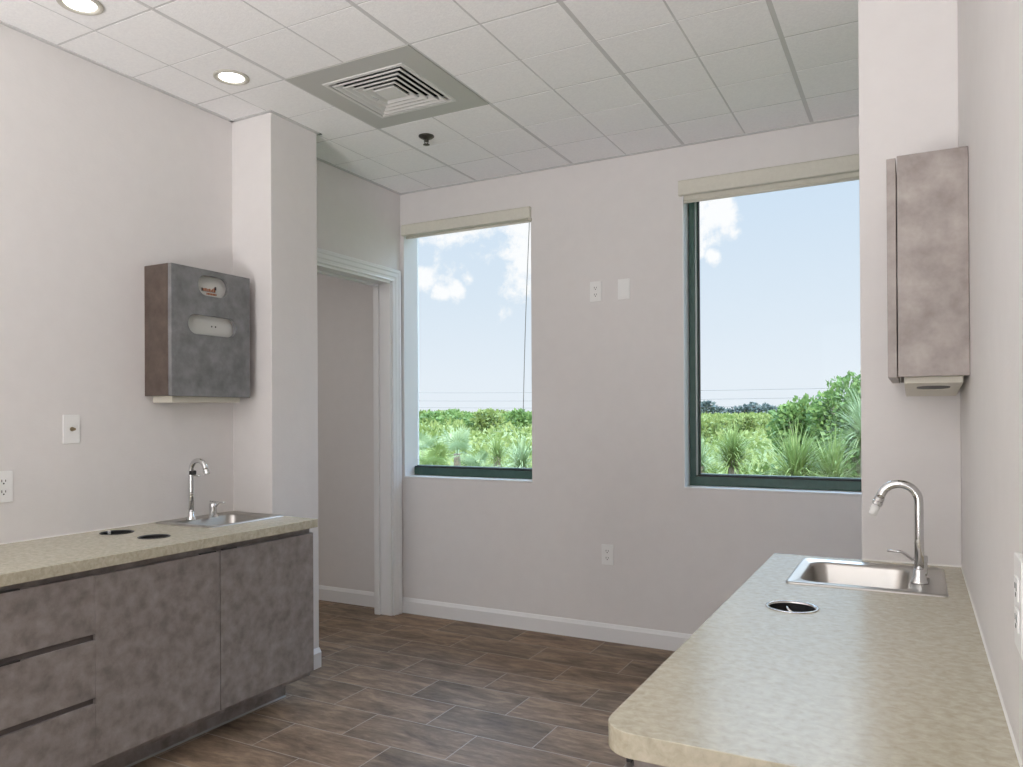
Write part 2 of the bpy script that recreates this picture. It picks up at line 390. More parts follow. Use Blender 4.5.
# doorway casing and jamb
def doorway():
    d = struct(empty('door_1', (XD, (DY0 + DY1) / 2, 0)))
    bm = new_bm()
    x = XD
    def casing(prof):   # swept up the right side, across the head and down the left side with mitres
        rs = []
        for (k) in range(4):
            pts = []
            for off, t in prof:
                if k == 0: p = (x + t, DY1 + off, 0)
                elif k == 1: p = (x + t, DY1 + off, DZ + off)
                elif k == 2: p = (x + t, DY0 - off, DZ + off)
                else: p = (x + t, DY0 - off, 0)
                pts.append(p)
            rs.append(ring(bm, pts))
        for a, b in zip(rs, rs[1:]): bridge(bm, a, b)
        bm.faces.new(rs[0]); bm.faces.new(rs[-1])
    casing([(-.004, 0), (-.004, .010), (.002, .013), (.008, .010), (.020, .012), (.026, .016), (.046, .017), (.052, .021), (.066, .021), (.072, .015), (.072, 0)])
    attach(obj('casing', bm, WHITE), d)
    bm = new_bm()
    t = .018
    box(bm, x - .128, x + .001, DY1 - t, DY1, 0, DZ); box(bm, x - .128, x + .001, DY0, DY0 + t, 0, DZ); box(bm, x - .128, x + .001, DY0, DY1, DZ - t, DZ)
    attach(obj('jamb', bm, WHITE, bevel=.002), d)
    bm = new_bm()
    a, b = x - .118, x - .080
    box(bm, a, b, DY1 - t - .012, DY1 - t, 0, DZ - t); box(bm, a, b, DY0 + t, DY0 + t + .012, 0, DZ - t); box(bm, a, b, DY0 + t, DY1 - t, DZ - t - .012, DZ - t)
    attach(obj('door_stop', bm, WHITE, bevel=.002), d)
doorway()

# windows: dark green aluminium frames set back in the wall, glass, seals
def window(name, w, left_post):
    x0, x1, z0, z1 = w; d = struct(empty(name, ((x0 + x1) / 2, YF, z0)))
    yb, yf = YO - .006, YF + .100
    bm = new_bm()
    box(bm, x0, x1, yf, yb, z0 + .002, z0 + .048)            # sill rail
    box(bm, x0 + .01, x1 - .01, yf + .012, yb, z0 + .048, z0 + .062)
    box(bm, x0, x1, yf + .02, yb, z1 - .008, z1)
    if left_post:
        box(bm, x0 + .004, x0 + .034, yf - .01, yb, z0 + .048, z1); box(bm, x0 + .034, x0 + .046, yf + .012, yb, z0 + .048, z1)
        box(bm, x1 - .02, x1, yf + .02, yb, z0 + .048, z1)
    attach(obj('window_frame', bm, GREEN, bevel=.0015), d)
    xa = x0 + (.046 if left_post else .001)
    bm = new_bm(); box(bm, xa, x1 - .02, yf + .002, yf + .012, z0 + .048, z0 + .0575)
    if left_post: box(bm, xa, xa + .006, yf + .012, yf + .03, z0 + .06, z1 - .05)
    attach(obj('black_seal', bm, SEAL, bevel=.001), d)
    if left_post:
        bm = new_bm(); box(bm, x0 + .034, x0 + .0405, yf + .0, yf + .012, z0 + .055, z1); attach(obj('silver_seal', bm, SILVER), d)
    bm = new_bm(); box(bm, xa, x1 - .001, yb - .012, yb - .006, z0 + .06, z1 - .006); attach(obj('glass', bm, GLASS), d)
    bm = new_bm(); box(bm, x0 - .003, x1 + .003, YF - .004, yf, z0 - .007, z0 + .0015)
    attach(obj('sill', bm, WHITE, bevel=.002), d)
    if not left_post:
        bm = new_bm(); box(bm, x0, x0 + .0015, YF - .001, yb, z0, z1); attach(obj('skylit_return', bm, WHITE), d)  # white lining stands in for sky light falling on this return
    if left_post:
        bm = new_bm(); box(bm, x0 - .0035, x0 + .001, YF - .003, yf - .01, z0, z1); attach(obj('corner_bead', bm, WHITE), d)
window('window_1', W1, False); window('window_2', W2, True)

# roller blinds above the windows, raised
def blind(x0, x1, z0, z1, zb, label):
    t = thing('roller_blind', label, 'blind', loc=((x0 + x1) / 2, YF, z0))
    bm = new_bm(); prism(bm, [(YF + .002, z1), (YF - .020, z1), (YF - .026, z1 - .006), (YF - .026, z0 + .004), (YF - .022, z0), (YF + .002, z0)], 'x', x0, x1)
    attach(obj('fascia', bm, SHADE, bevel=.001), t)
    bm = new_bm(); box(bm, x0 + .012, x1 - .01, YF + .012, YF + .016, zb + .006, z0 + .02); attach(obj('shade_fabric', bm, SHADE), t)
    bm = new_bm(); tube(bm, [(x0 + .012, YF + .014, zb + .004), (x1 - .01, YF + .014, zb + .004)], .008, 12); attach(obj('hem_bar', bm, SHADE, smooth=True), t)
    bm = new_bm(); box(bm, x1 - .006, x1 + .004, YF - .028, YF + .01, z0 - .014, z0 + .002); attach(obj('end_bracket', bm, CREAM, bevel=.001), t)
    return t
b1 = blind(-2.772, -1.897, 2.306, 2.372, 2.295, 'cream roller blind rolled up above the narrower left window')
blind(-1.055, -.145, 2.312, 2.388, 2.282, 'cream roller blind rolled up above the wider right window')
bm = new_bm()
n = 60
for k in range(n):
    f = k / (n - 1); 
pts = [(-1.934 - .045 * f - .004 * sin(3 * f), YF + .05, 2.30 - 1.07 * f) for f in [i / 24 for i in range(25)]]
tube(bm, pts, .0022, 6)
attach(obj('pull_cord', bm, PUTTY), b1)

# ------------------------------------------------------------------ ceiling vent
def vent():
    cx, cy = TX0 + TM / 2 - .003, TY0 + TM / 2
    t = thing('ceiling_vent', 'square white louvred air vent in a grey ceiling panel', 'vent', loc=(cx, cy, TOP))
    H2, h = .3046, .189
    bm = new_bm()
    def sq(a, z): return ring(bm, [(cx - a, cy - a, z), (cx + a, cy - a, z), (cx + a, cy + a, z), (cx - a, cy + a, z)])
    A, B, C, D = sq(H2, TOP + .004), sq(H2 - .002, TOP - .001), sq(h + .012, TOP - .001), sq(h + .012, TOP + .004)
    bridge(bm, A, B); bridge(bm, B, C); bridge(bm, C, D); bridge(bm, D, A)
    attach(obj('panel', bm, VENT), t)
    bm = new_bm()
    A, B, C, D = sq(h + .014, TOP + .001), sq(h + .010, TOP - .005), sq(h - .004, TOP - .005), sq(h - .010, TOP + .02)
    bridge(bm, A, B); bridge(bm, B, C); bridge(bm, C, D)
    attach(obj('outer_frame', bm, VENTW), t)
    for k in range(4):
        a = h - .018 - k * .029
        bm = new_bm()
        A, B, E_, C, D = sq(a, TOP - .004), sq(a - .001, TOP - .0078), sq(a - .0075, TOP - .0078), sq(a - .0235, TOP + .009), sq(a - .0215, TOP + .011)
        bridge(bm, A, B); bridge(bm, B, E_); bridge(bm, E_, C); bridge(bm, C, D); bridge(bm, D, A)
        attach(obj('louvre_ring', bm, VENTW), t)
    bm = new_bm(); a = h - .018 - 4 * .029
    A, B = sq(a, TOP - .004), sq(a - .006, TOP - .007); bridge(bm, A, B); bm.faces.new(B); C = sq(a - .012, TOP + .01); bridge(bm, A, C)
    attach(obj('centre_plate', bm, VENTW), t)
    bm = new_bm(); A = sq(h + .012, TOP + .004); B = sq(h + .012, TOP + .16); bridge(bm, A, B); bm.faces.new(B)
    attach(obj('duct_box', bm, mat('duct_dark', (.02, .02, .022), .8)), t)
    bm = new_bm(); tube(bm, [(cx - .09, cy - .005, TOP - .004), (cx - .062, cy - .002, TOP - .02), (cx - .075, cy - .005, TOP - .024)], .0012, 6)
    attach(obj('damper_lever', bm, PUTTY), t)
vent()

def downlight(x, y, label, vis=True):
    t = thing('recessed_downlight', label, 'ceiling light', 'recessed downlights', loc=(x, y, TOP))
    bm = new_bm(); lathe(bm, [(.069, .0), (.069, -.004), (.064, -.007), (.052, -.005), (.049, .002)], (x, y, TOP - .001), 40, cap=False)
    attach(obj('trim_ring', bm, mat('lamp_ring', (.55, .53, .47), .4), smooth=True), t)
    bm = new_bm(); lathe(bm, [(.0485, 0), (.04, -.0015), (.001, -.003)], (x, y, TOP - .003), 40)
    attach(obj('lens', bm, LENS, smooth=True), t)
downlight(-2.42, 2.185, 'round lit downlight in the ceiling nearer the air vent')
downlight(-2.425, 1.56, 'round lit downlight at the top edge, farther from the vent')

def sprinkler():
    x, y = -2.10, 3.098
    t = thing('sprinkler_head', 'small dark round sprinkler head hanging under the ceiling tile', 'sprinkler', loc=(x, y, TOP))
    m = mat('dark_brass', (.10, .095, .085), .35, metal=.8)
    bm = new_bm(); lathe(bm, [(.038, 0), (.038, -.004), (.030, -.010), (.016, -.014), (.014, -.018)], (x, y, TOP - .001), 28); attach(obj('cup', bm, m, smooth=True), t)
    bm = new_bm(); lathe(bm, [(.008, -.012), (.007, -.03)], (x, y, TOP), 12)
    for s in (-1, 1): tube(bm, [(x + s * .008, y, TOP - .016), (x + s * .012, y, TOP - .026), (x + s * .008, y, TOP - .037), (x, y, TOP - .042)], .002, 6)
    attach(obj('frame', bm, m, smooth=True), t)
    bm = new_bm(); lathe(bm, [(.016, -.042), (.016, -.0445), (.004, -.047)], (x, y, TOP), 16); attach(obj('deflector', bm, m), t)
sprinkler()

# ------------------------------------------------------------------ switch plates and sockets
# s = 'y' plates hang on a wall facing -Y (far wall); 'x+' on the left wall; 'x-' on the right wall
def wallpt(side, u, z, d):
    if side == 'y': return (u, YF - d, z)
    if side == 'x+': return (XL + d, u, z)
    return (XR - d, u, z)
def wbox(bm, side, u0, u1, z0, z1, d0, d1):
    a = wallpt(side, u0, z0, d0); b = wallpt(side, u1, z1, d1)
    box(bm, min(a[0], b[0]), max(a[0], b[0]), min(a[1], b[1]), max(a[1], b[1]), min(a[2], b[2]), max(a[2], b[2]))
def plate(name, side, u, z, label, w=.066, h=.108, cat='socket', gangs=1, kind='duplex', thick=.006):
    t = thing(name, label, cat, loc=wallpt(side, u, z, 0))
    bm = new_bm(); wbox(bm, side, u - w / 2, u + w / 2, z - h / 2, z + h / 2, 0, thick); attach(obj('cover_plate', bm, PLATE, bevel=.002), t)
    if kind == 'duplex':
        for g in range(gangs):
            uu = u + (g - (gangs - 1) / 2) * .043
            for s in (-1, 1):
                zc = z + s * .0185
                bm = new_bm(); wbox(bm, side, uu - .0155, uu + .0155, zc - .0135, zc + .0135, thick - .001, thick + .0018)
                f = attach(obj('receptacle', bm, PLATE, bevel=.0015), t)
                bm = new_bm()
                wbox(bm, side, uu - .0075, uu - .005, zc - .002, zc + .007, thick + .001, thick + .0022)
                wbox(bm, side, uu + .005, uu + .0075, zc - .001, zc + .006, thick + .001, thick + .0022)
                c = wallpt(side, uu, zc - .007, thick + .001); axis = 'y' if side == 'y' else 'x'; sg = 1 if side == 'x+' else -1
                lathe(bm, [(.0028, 0), (.0028, sg * .0012)], c, 10, axis=axis)
                p = attach(obj('slots', bm, SLOT), t); p.parent = f; p.matrix_parent_inverse = Matrix.Identity(4)
                p.matrix_parent_inverse = f.matrix_parent_inverse.inverted() @ Matrix.Identity(4) if False else Matrix.Translation((0, 0, 0))
    return t
plate('wall_socket', 'y', -1.512, 1.866, 'white duplex wall socket between the windows at head height', kind='duplex')
t = plate('blank_plate', 'y', -1.354, 1.866, 'blank white cover plate right of the high wall socket', cat='cover plate', kind='none')
bm = new_bm(); wbox(bm, 'y', -1.354 - .0165, -1.354 + .0165, 1.866 - .033, 1.866 + .033, .005, .0075); attach(obj('insert', bm, PLATE, bevel=.001), t)
plate('wall_socket', 'y', -1.454, .460, 'white duplex wall socket low on the far wall above baseboard', kind='duplex')
plate('wall_socket', 'x+', 1.487, .966, 'white four-outlet wall socket at the left picture edge', w=.108, gangs=2)
t = plate('cable_plate', 'x+', 1.751, 1.161, 'white wall plate with a brass cable stub on the left wall', w=.064, h=.108, cat='wall plate', kind='none')
bm = new_bm(); c = (XL + .006, 1.751, 1.161)
lathe(bm, [(.008, 0), (.008, .004), (.0055, .004), (.0055, .016), (.0035, .016), (.0035, .018)], c, 12, axis='x')
attach(obj('cable_stub', bm, mat('old_brass', (.35, .28, .18), .35, metal=.9), smooth=False), t)
plate('wall_socket', 'x-', 1.075, .976, 'white duplex wall socket on the right wall at the picture edge', w=.075, h=.112, thick=.008)

# ------------------------------------------------------------------ counters
def rounded_counter(x0, x1, y0, y1, round_corner=None, r=.05):
    pts = []
    for cx, cy, key in ((x1, y1, 'ne'), (x0, y1, 'nw'), (x0, y0, 'sw'), (x1, y0, 'se')):
        if key == round_corner:
            a0 = {'ne': 0, 'nw': 90, 'sw': 180, 'se': 270}[key]
            ox = cx - r if 'e' in key else cx + r; oy = cy - r if 'n' in key else cy + r
            for i in range(13):
                t = radians(a0 + 90 * i / 12); pts.append((ox + r * cos(t), oy + r * sin(t)))
        else: pts.append((cx, cy))
    return pts
def countertop(x0, x1, y0, y1, label, cuts, corner=None, z0=.734, skew=0):
    P_ = rounded_counter(x0, x1, y0, y1, corner)
    if skew: P_[0] = (x1, y1 - skew)
    bm = new_bm(); prism(bm, P_, 'z', z0, CH)
    o = obj('countertop', bm, COUNTER)
    cs = []
    for c in cuts:
        b = new_bm()
        if c[0] == 'hole': lathe(b, [(c[3], z0 - .02), (c[3], CH + .02)], (c[1], c[2], 0), 40)
        else: prism(b, rrect(*c[1:5], .03), 'z', z0 - .02, CH + .02)
        cs.append(b)
    cut(o, cs)
    md = o.modifiers.new('bevel', 'BEVEL'); md.width = .0012; md.segments = 2; md.limit_method = 'ANGLE'; md.angle_limit = radians(50)
    tag(o, label, 'countertop'); return o
LH = [(-2.668, 1.853, .056), (-2.448, 1.846, .052)]
RH_ = [(-.247, 1.808, .054)]
CR = (-.392, XR, .992, YCR)
CL = (XL, -2.245, .55, YC - .001)
countertop(*CL, 'beige mottled countertop along the left wall, on the grey cabinets',
           [('hole', *LH[0]), ('hole', *LH[1]), ('rect', -2.715, -2.452, 2.115, 2.445)], skew=.036)
countertop(*CR, 'pale glossy countertop with a rounded corner along the right wall',
           [('hole', *RH_[0]), ('rect', -.272, -.012, 2.095, 2.39)], corner='sw')
# caulk lines where the counters meet the walls
bm = new_bm(); prism(bm, [(XR, CH + .003), (XR - .003, CH), (XR, CH - .001)], 'y', .99, YCR); prism(bm, [(YCR, CH + .004), (YCR - .004, CH), (YCR, CH - .001)], 'x', -.143, XR)
struct(obj('trim_3', bm, CAULK))
bm = new_bm(); prism(bm, [(XL, CH + .003), (XL + .003, CH), (XL, CH - .001)], 'y', .55, YC)
struct(obj('trim_4', bm, CAULK))

def grommet(x, y, r, label, rim):
    t = thing('counter_hole_liner', label, 'waste chute', loc=(x, y, CH))
    bm = new_bm(); lathe(bm, [(r - .001, -.002), (r + .003, .0005), (r + .0025, .0022), (r - .003, .0022), (r - .0045, -.002)], (x, y, CH), 40, cap=False)
    attach(obj('rim', bm, rim, smooth=True), t)
    bm = new_bm(); lathe(bm, [(r - .0012, 0), (r - .0012, -.12), (r - .006, -.15), (.002, -.152)], (x, y, CH - .0015), 40, cap=False)
    attach(obj('liner', bm, DARK, smooth=True), t)
    return t
g1 = grommet(*LH[0], 'black round counter hole nearer the wall, left counter', DARK)
grommet(*LH[1], 'black round counter hole nearer the front edge, left counter', DARK)
g3 = grommet(*RH_[0], 'round counter hole with a chrome rim beside the right sink', CHROME)
# glints inside the right liner and at the left rim, built as bright shapes
bm = new_bm(); x, y = RH_[0][:2]
tube(bm, [(x - .012, y + .047, CH - .012), (x - .016, y + .03, CH - .010), (x - .008, y + .018, CH - .014), (x + .001, y + .022, CH - .02), (x + .003, y + .012, CH - .026)], .0035, 8)
attach(obj('liner_glint', bm, CHROME, smooth=True), g3)
bm = new_bm(); x, y = LH[0][:2]; box(bm, x - .05, x - .042, y - .004, y + .004, CH - .02, CH + .003); attach(obj('rim_glint', bm, PLATE, bevel=.001), g1)

# ------------------------------------------------------------------ sinks
def sink(x0, x1, y0, y1, bx0, bx1, by0, by1, label):
    t = thing('steel_sink', label, 'sink', loc=((bx0 + bx1) / 2, (by0 + by1) / 2, CH))
    bm = new_bm(); n = 8
    def R(a, b, c, d, r, z): return ring(bm, [(u, v, z) for u, v in rrect(a, b, c, d, r, n)])
    rs = [R(x0, x1, y0, y1, .012, CH + .0003), R(x0 + .001, x1 - .001, y0 + .001, y1 - .001, .012, CH + .0035),
          R(x0 + .006, x1 - .006, y0 + .006, y1 - .006, .011, CH + .0058), R(x0 + .012, x1 - .012, y0 + .012, y1 - .012, .010, CH + .0032),
          R(bx0 - .006, bx1 + .006, by0 - .006, by1 + .006, .045, CH + .0032), R(bx0 - .001, bx1 + .001, by0 - .001, by1 + .001, .042, CH + .001),
          R(bx0 + .002, bx1 - .002, by0 + .002, by1 - .002, .040, CH - .006), R(bx0 + .012, bx1 - .012, by0 + .012, by1 - .012, .040, CH - .10),
          R(bx0 + .020, bx1 - .020, by0 + .020, by1 - .020, .038, CH - .122), R(bx0 + .040, bx1 - .040, by0 + .040, by1 - .040, .034, CH - .134),
          R((bx0 + bx1) / 2 - .03, (bx0 + bx1) / 2 + .03, (by0 + by1) / 2 - .03, (by0 + by1) / 2 + .03, .0299, CH - .139)]
    for a, b in zip(rs, rs[1:]): bridge(bm, a, b)
    bm.faces.new(rs[-1])
    o = attach(obj('basin', bm, STEEL, smooth=True), t)
    cx, cy = (bx0 + bx1) / 2, (by0 + by1) / 2
    bm = new_bm(); lathe(bm, [(.032, -.1375), (.031, -.1345), (.024, -.1345), (.020, -.138)], (cx, cy, CH), 32, cap=False); lathe(bm, [(.02, -.1375), (.002, -.1372)], (cx, cy, CH), 32)
    attach(obj('drain', bm, CHROME, smooth=True), t)
    return t
sink(-2.762, -2.434, 2.082, 2.482, -2.71, -2.456, 2.12, 2.44, 'small steel sink set into the left counter near the column')
sink(-.299, .066, 2.060, 2.420, -.268, -.016, 2.099, 2.386, 'small steel sink set into the right counter under the dispenser')

def faucet(x, y, sx, label, nozzle):
    """sx = +1 spout points to +X, -1 to -X"""
    z = CH + .003
    t = thing('gooseneck_faucet', label, 'faucet', loc=(x, y, z))
    bm = new_bm(); lathe(bm, [(.021, 0), (.021, .004), (.017, .010), (.0175, .014), (.0135, .018), (.0135, .034), (.0115, .037)], (x, y, z), 28); attach(obj('base_flange', bm, CHROME, smooth=True), t)
    R = .044; zs = z + .206
    pts = [(x, y, z + .03), (x, y, z + .12), (x, y, zs)]
    A = 158
    for i in range(1, 21):
        a = radians(A * i / 20); pts.append((x + sx * (R - R * cos(a)), y, zs + R * sin(a)))
    a = radians(A); px, pz = x + sx * (R - R * cos(a)), zs + R * sin(a); dx, dz = sin(a) * sx, cos(a)
    pts.append((px + dx * .012, y, pz + dz * .012))
    bm = new_bm(); tube(bm, pts, .0108, 20); attach(obj('spout', bm, CHROME, smooth=True), t)
    bm = new_bm(); q0 = Vector((px + dx * .010, y, pz + dz * .010)); dv = Vector((dx, 0, dz))
    tube(bm, [q0, q0 + dv * .002, q0 + dv * .009, q0 + dv * .010, q0 + dv * .012, q0 + dv * .019, q0 + dv * .0205], [.0112, .0125, .0125, .0112, .0128, .0128, .0115], 24)
    attach(obj('aerator_collar', bm, CHROME, smooth=False), t)
    if nozzle:
        bm = new_bm(); tube(bm, [q0 + dv * .019, q0 + dv * .046, q0 + dv * .049], [.0108, .0100, .0085], 20); attach(obj('frosted_nozzle', bm, FROST, smooth=True), t)
    else:
        bm = new_bm(); tube(bm, [(x + .010, y - .004, z + .197), (x + .020, y - .008, z + .188), (x + .045, y - .008, z + .186), (x + .062, y - .006, z + .188)], .0028, 8); c_ = attach(obj('clip_rod', bm, CHROME, smooth=True), t)
        bm = new_bm(); box(bm, x + .008, x + .028, y - .018, y + .004, z + .190, z + .208); attach(obj('black_clip', bm, DARK, bevel=.003), t)
    return t
def valve(x, y, sx, label):
    z = CH + .003
    t = thing('sink_valve', label, 'faucet valve', loc=(x, y, z))
    bm = new_bm(); lathe(bm, [(.020, 0), (.020, .004), (.0155, .008), (.0155, .042), (.0165, .043), (.0165, .056), (.014, .060)], (x, y, z), 28); attach(obj('body', bm, CHROME, smooth=False), t)
    smooth_by_angle(t.children[0], 40)
    bm = new_bm()
    tube(bm, [(x, y, z + .050), (x + sx * .020, y, z + .048), (x + sx * .038, y - .002, z + .062), (x + sx * .046, y - .003, z + .066), (x + sx * .078, y - .006, z + .067)], [.005, .0042, .0034, .0034, .0036], 10)
    attach(obj('lever', bm, CHROME, smooth=True), t)
    return t
faucet(-2.692, 2.208, 1, 'chrome gooseneck faucet with a black clip, behind the left sink', False)
faucet(.006, 2.190, -1, 'chrome gooseneck faucet with a frosted nozzle, at the right sink', True)
v = valve(-2.683, 2.312, 1, 'short chrome lever valve beside the left gooseneck faucet')
bm = new_bm(); z = CH + .003; tube(bm, [(-2.70, 2.312, z + .066), (-2.66, 2.311, z + .0665), (-2.635, 2.31, z + .064)], .0035, 8); attach(obj('top_lever', bm, CHROME, smooth=True), v)
v = valve(.010, 2.262, -1, 'chrome lever valve just behind the right gooseneck faucet')
for ch in v.children:
    pass

# ------------------------------------------------------------------ left base cabinets
FX = -2.270   # front of the doors
def carcass(x0, x1, y0, y1, t, kick_x, zk=.10, zt_=.708, zr=.733):
    bm = new_bm()
    # open-topped box of panels so that sink and liners hang inside it
    p = .016
    box(bm, x0, x1, y0, y0 + p, zk, zr); box(bm, x0, x1, y1 - p, y1, zk, zr)
    box(bm, x0, x1, y0 + p, y1 - p, zk, zk + p)
    attach(obj('carcass', bm, LAM), t)
def left_cabinets():
    x0, xb = XL + .002, FX - .0205
    yA, yB, yC_ = .56, 1.503, 2.480
    # drawer unit
    t = thing('drawer_cabinet', 'grey-brown cabinet with three drawers at the lower left edge', 'cabinet', loc=((x0 + xb) / 2, (yA + yB) / 2, 0))
    carcass(x0, xb, yA, yB, t, 0)
    bm = new_bm(); box(bm, xb - .018, xb, yA + .016, yB - .016, .69, .733); attach(obj('top_rail', bm, LAM), t)
    bm = new_bm()
    for za, zb in ((.505, .5265), (.305, .327)): box(bm, xb - .012, xb + .0095, yA + .002, yB - .002, za - .004, zb - .001)
    attach(obj('finger_channel', bm, mat('channel_laminate', (.10, .085, .08), .5)), t)
    for k, (za, zb) in enumerate(((.5265, .711), (.3275, .5065), (.122, .3085))):
        bm = new_bm(); box(bm, xb + .0005, FX, yA + .002, yB - .0015, za, zb)
        f = attach(obj('drawer', bm, LAM, bevel=.0012), t)
        bm = new_bm(); box(bm, xb + .010, FX + .002, 1.02, 1.275 if k < 2 else 1.10, zb - .0005, zb + .0035); attach(obj('finger_pull', bm, LAMD, bevel=.001), t)
        q = t.children[-1]; q.parent = f; q.matrix_parent_inverse = Matrix.Identity(4)
    bm = new_bm(); box(bm, -2.43, -2.405, yA, yB, 0, .10); attach(obj('toe_kick', bm, LAM), t)
    # sink unit with two doors
    t = thing('sink_cabinet', 'grey-brown cabinet with two plain doors under the left sink', 'cabinet', loc=((x0 + xb) / 2, (yB + yC_) / 2, 0))
    carcass(x0, xb, yB + .001, yC_ - .001, t, 0)
    bm = new_bm(); box(bm, xb - .018, xb, yB + .017, yC_ - .017, .69, .733); attach(obj('top_rail', bm, LAM), t)
    for ya, yb, pa, pb in ((yB - .0008, 1.9855, 1.90, 1.968), (1.9895, yC_, 2.0, 2.065)):
        bm = new_bm(); box(bm, xb + .0005, FX, ya, yb, .122, .7085); f = attach(obj('door', bm, LAM, bevel=.0012), t)
        bm = new_bm(); box(bm, xb + .010, FX + .002, pa, pb, .7085, .7125); q = attach(obj('finger_pull', bm, LAMD, bevel=.001), t)
        q.parent = f; q.matrix_parent_inverse = Matrix.Identity(4)
    bm = new_bm(); box(bm, -2.43, -2.405, yB, 2.452, 0, .10); box(bm, x0, -2.43, 2.435, 2.452, 0, .10); attach(obj('toe_kick', bm, LAM), t)
left_cabinets()
# thin pale edge strip on the floor along the toe kick
bm = new_bm(); prism(bm, [(-2.405, .006), (-2.399, 0), (-2.405, 0)], 'y', .56, 2.452); struct(obj('trim_5', bm, mat('edge_strip', (.3, .29, .26), .5)))

def right_cabinet():
    x0, x1, y0, y1 = -.345, XR - .002, 1.006, YCR - .003
    t = thing('base_cabinet', 'grey-brown base cabinet under the right countertop, mostly hidden', 'cabinet', loc=(-.12, 1.75, 0))
    bm = new_bm(); p = .016
    box(bm, x0, x1, y0, y0 + p, .10, .733); box(bm, x0, x1, y1 - p, y1, .10, .733); box(bm, x0, x1, y0 + p, y1 - p, .10, .116)
    attach(obj('carcass', bm, LAM, bevel=.001), t)
    bm = new_bm(); box(bm, x0, x0 + .018, y0 + p, y1 - p, .69, .733); attach(obj('top_rail', bm, LAM), t)
    n = 3; w = (y1 - y0) / n
    for k in range(n):
        bm = new_bm(); box(bm, x0 - .0205, x0 - .0005, y0 + k * w + .002, y0 + (k + 1) * w - .002, .122, .7085); dr = attach(obj('door', bm, LAM, bevel=.0012), t)
        bm = new_bm(); box(bm, x0 - .0225, x0 - .008, y0 + k * w + w * .62, y0 + k * w + w * .75, .7085, .7125); q = attach(obj('finger_pull', bm, LAMD), t)
        q.parent = dr; q.matrix_parent_inverse = Matrix.Identity(4)
    bm = new_bm(); box(bm, x0 + .12, x0 + .136, y0 + .01, y1 - .01, 0, .10); attach(obj('toe_kick', bm, LAM), t)
    bm = new_bm(); box(bm, x0 - .010, x0 - .003, y0 - .002, y0 + .016, .724, .7335); attach(obj('black_corner_stop', bm, DARK), t)
right_cabinet()

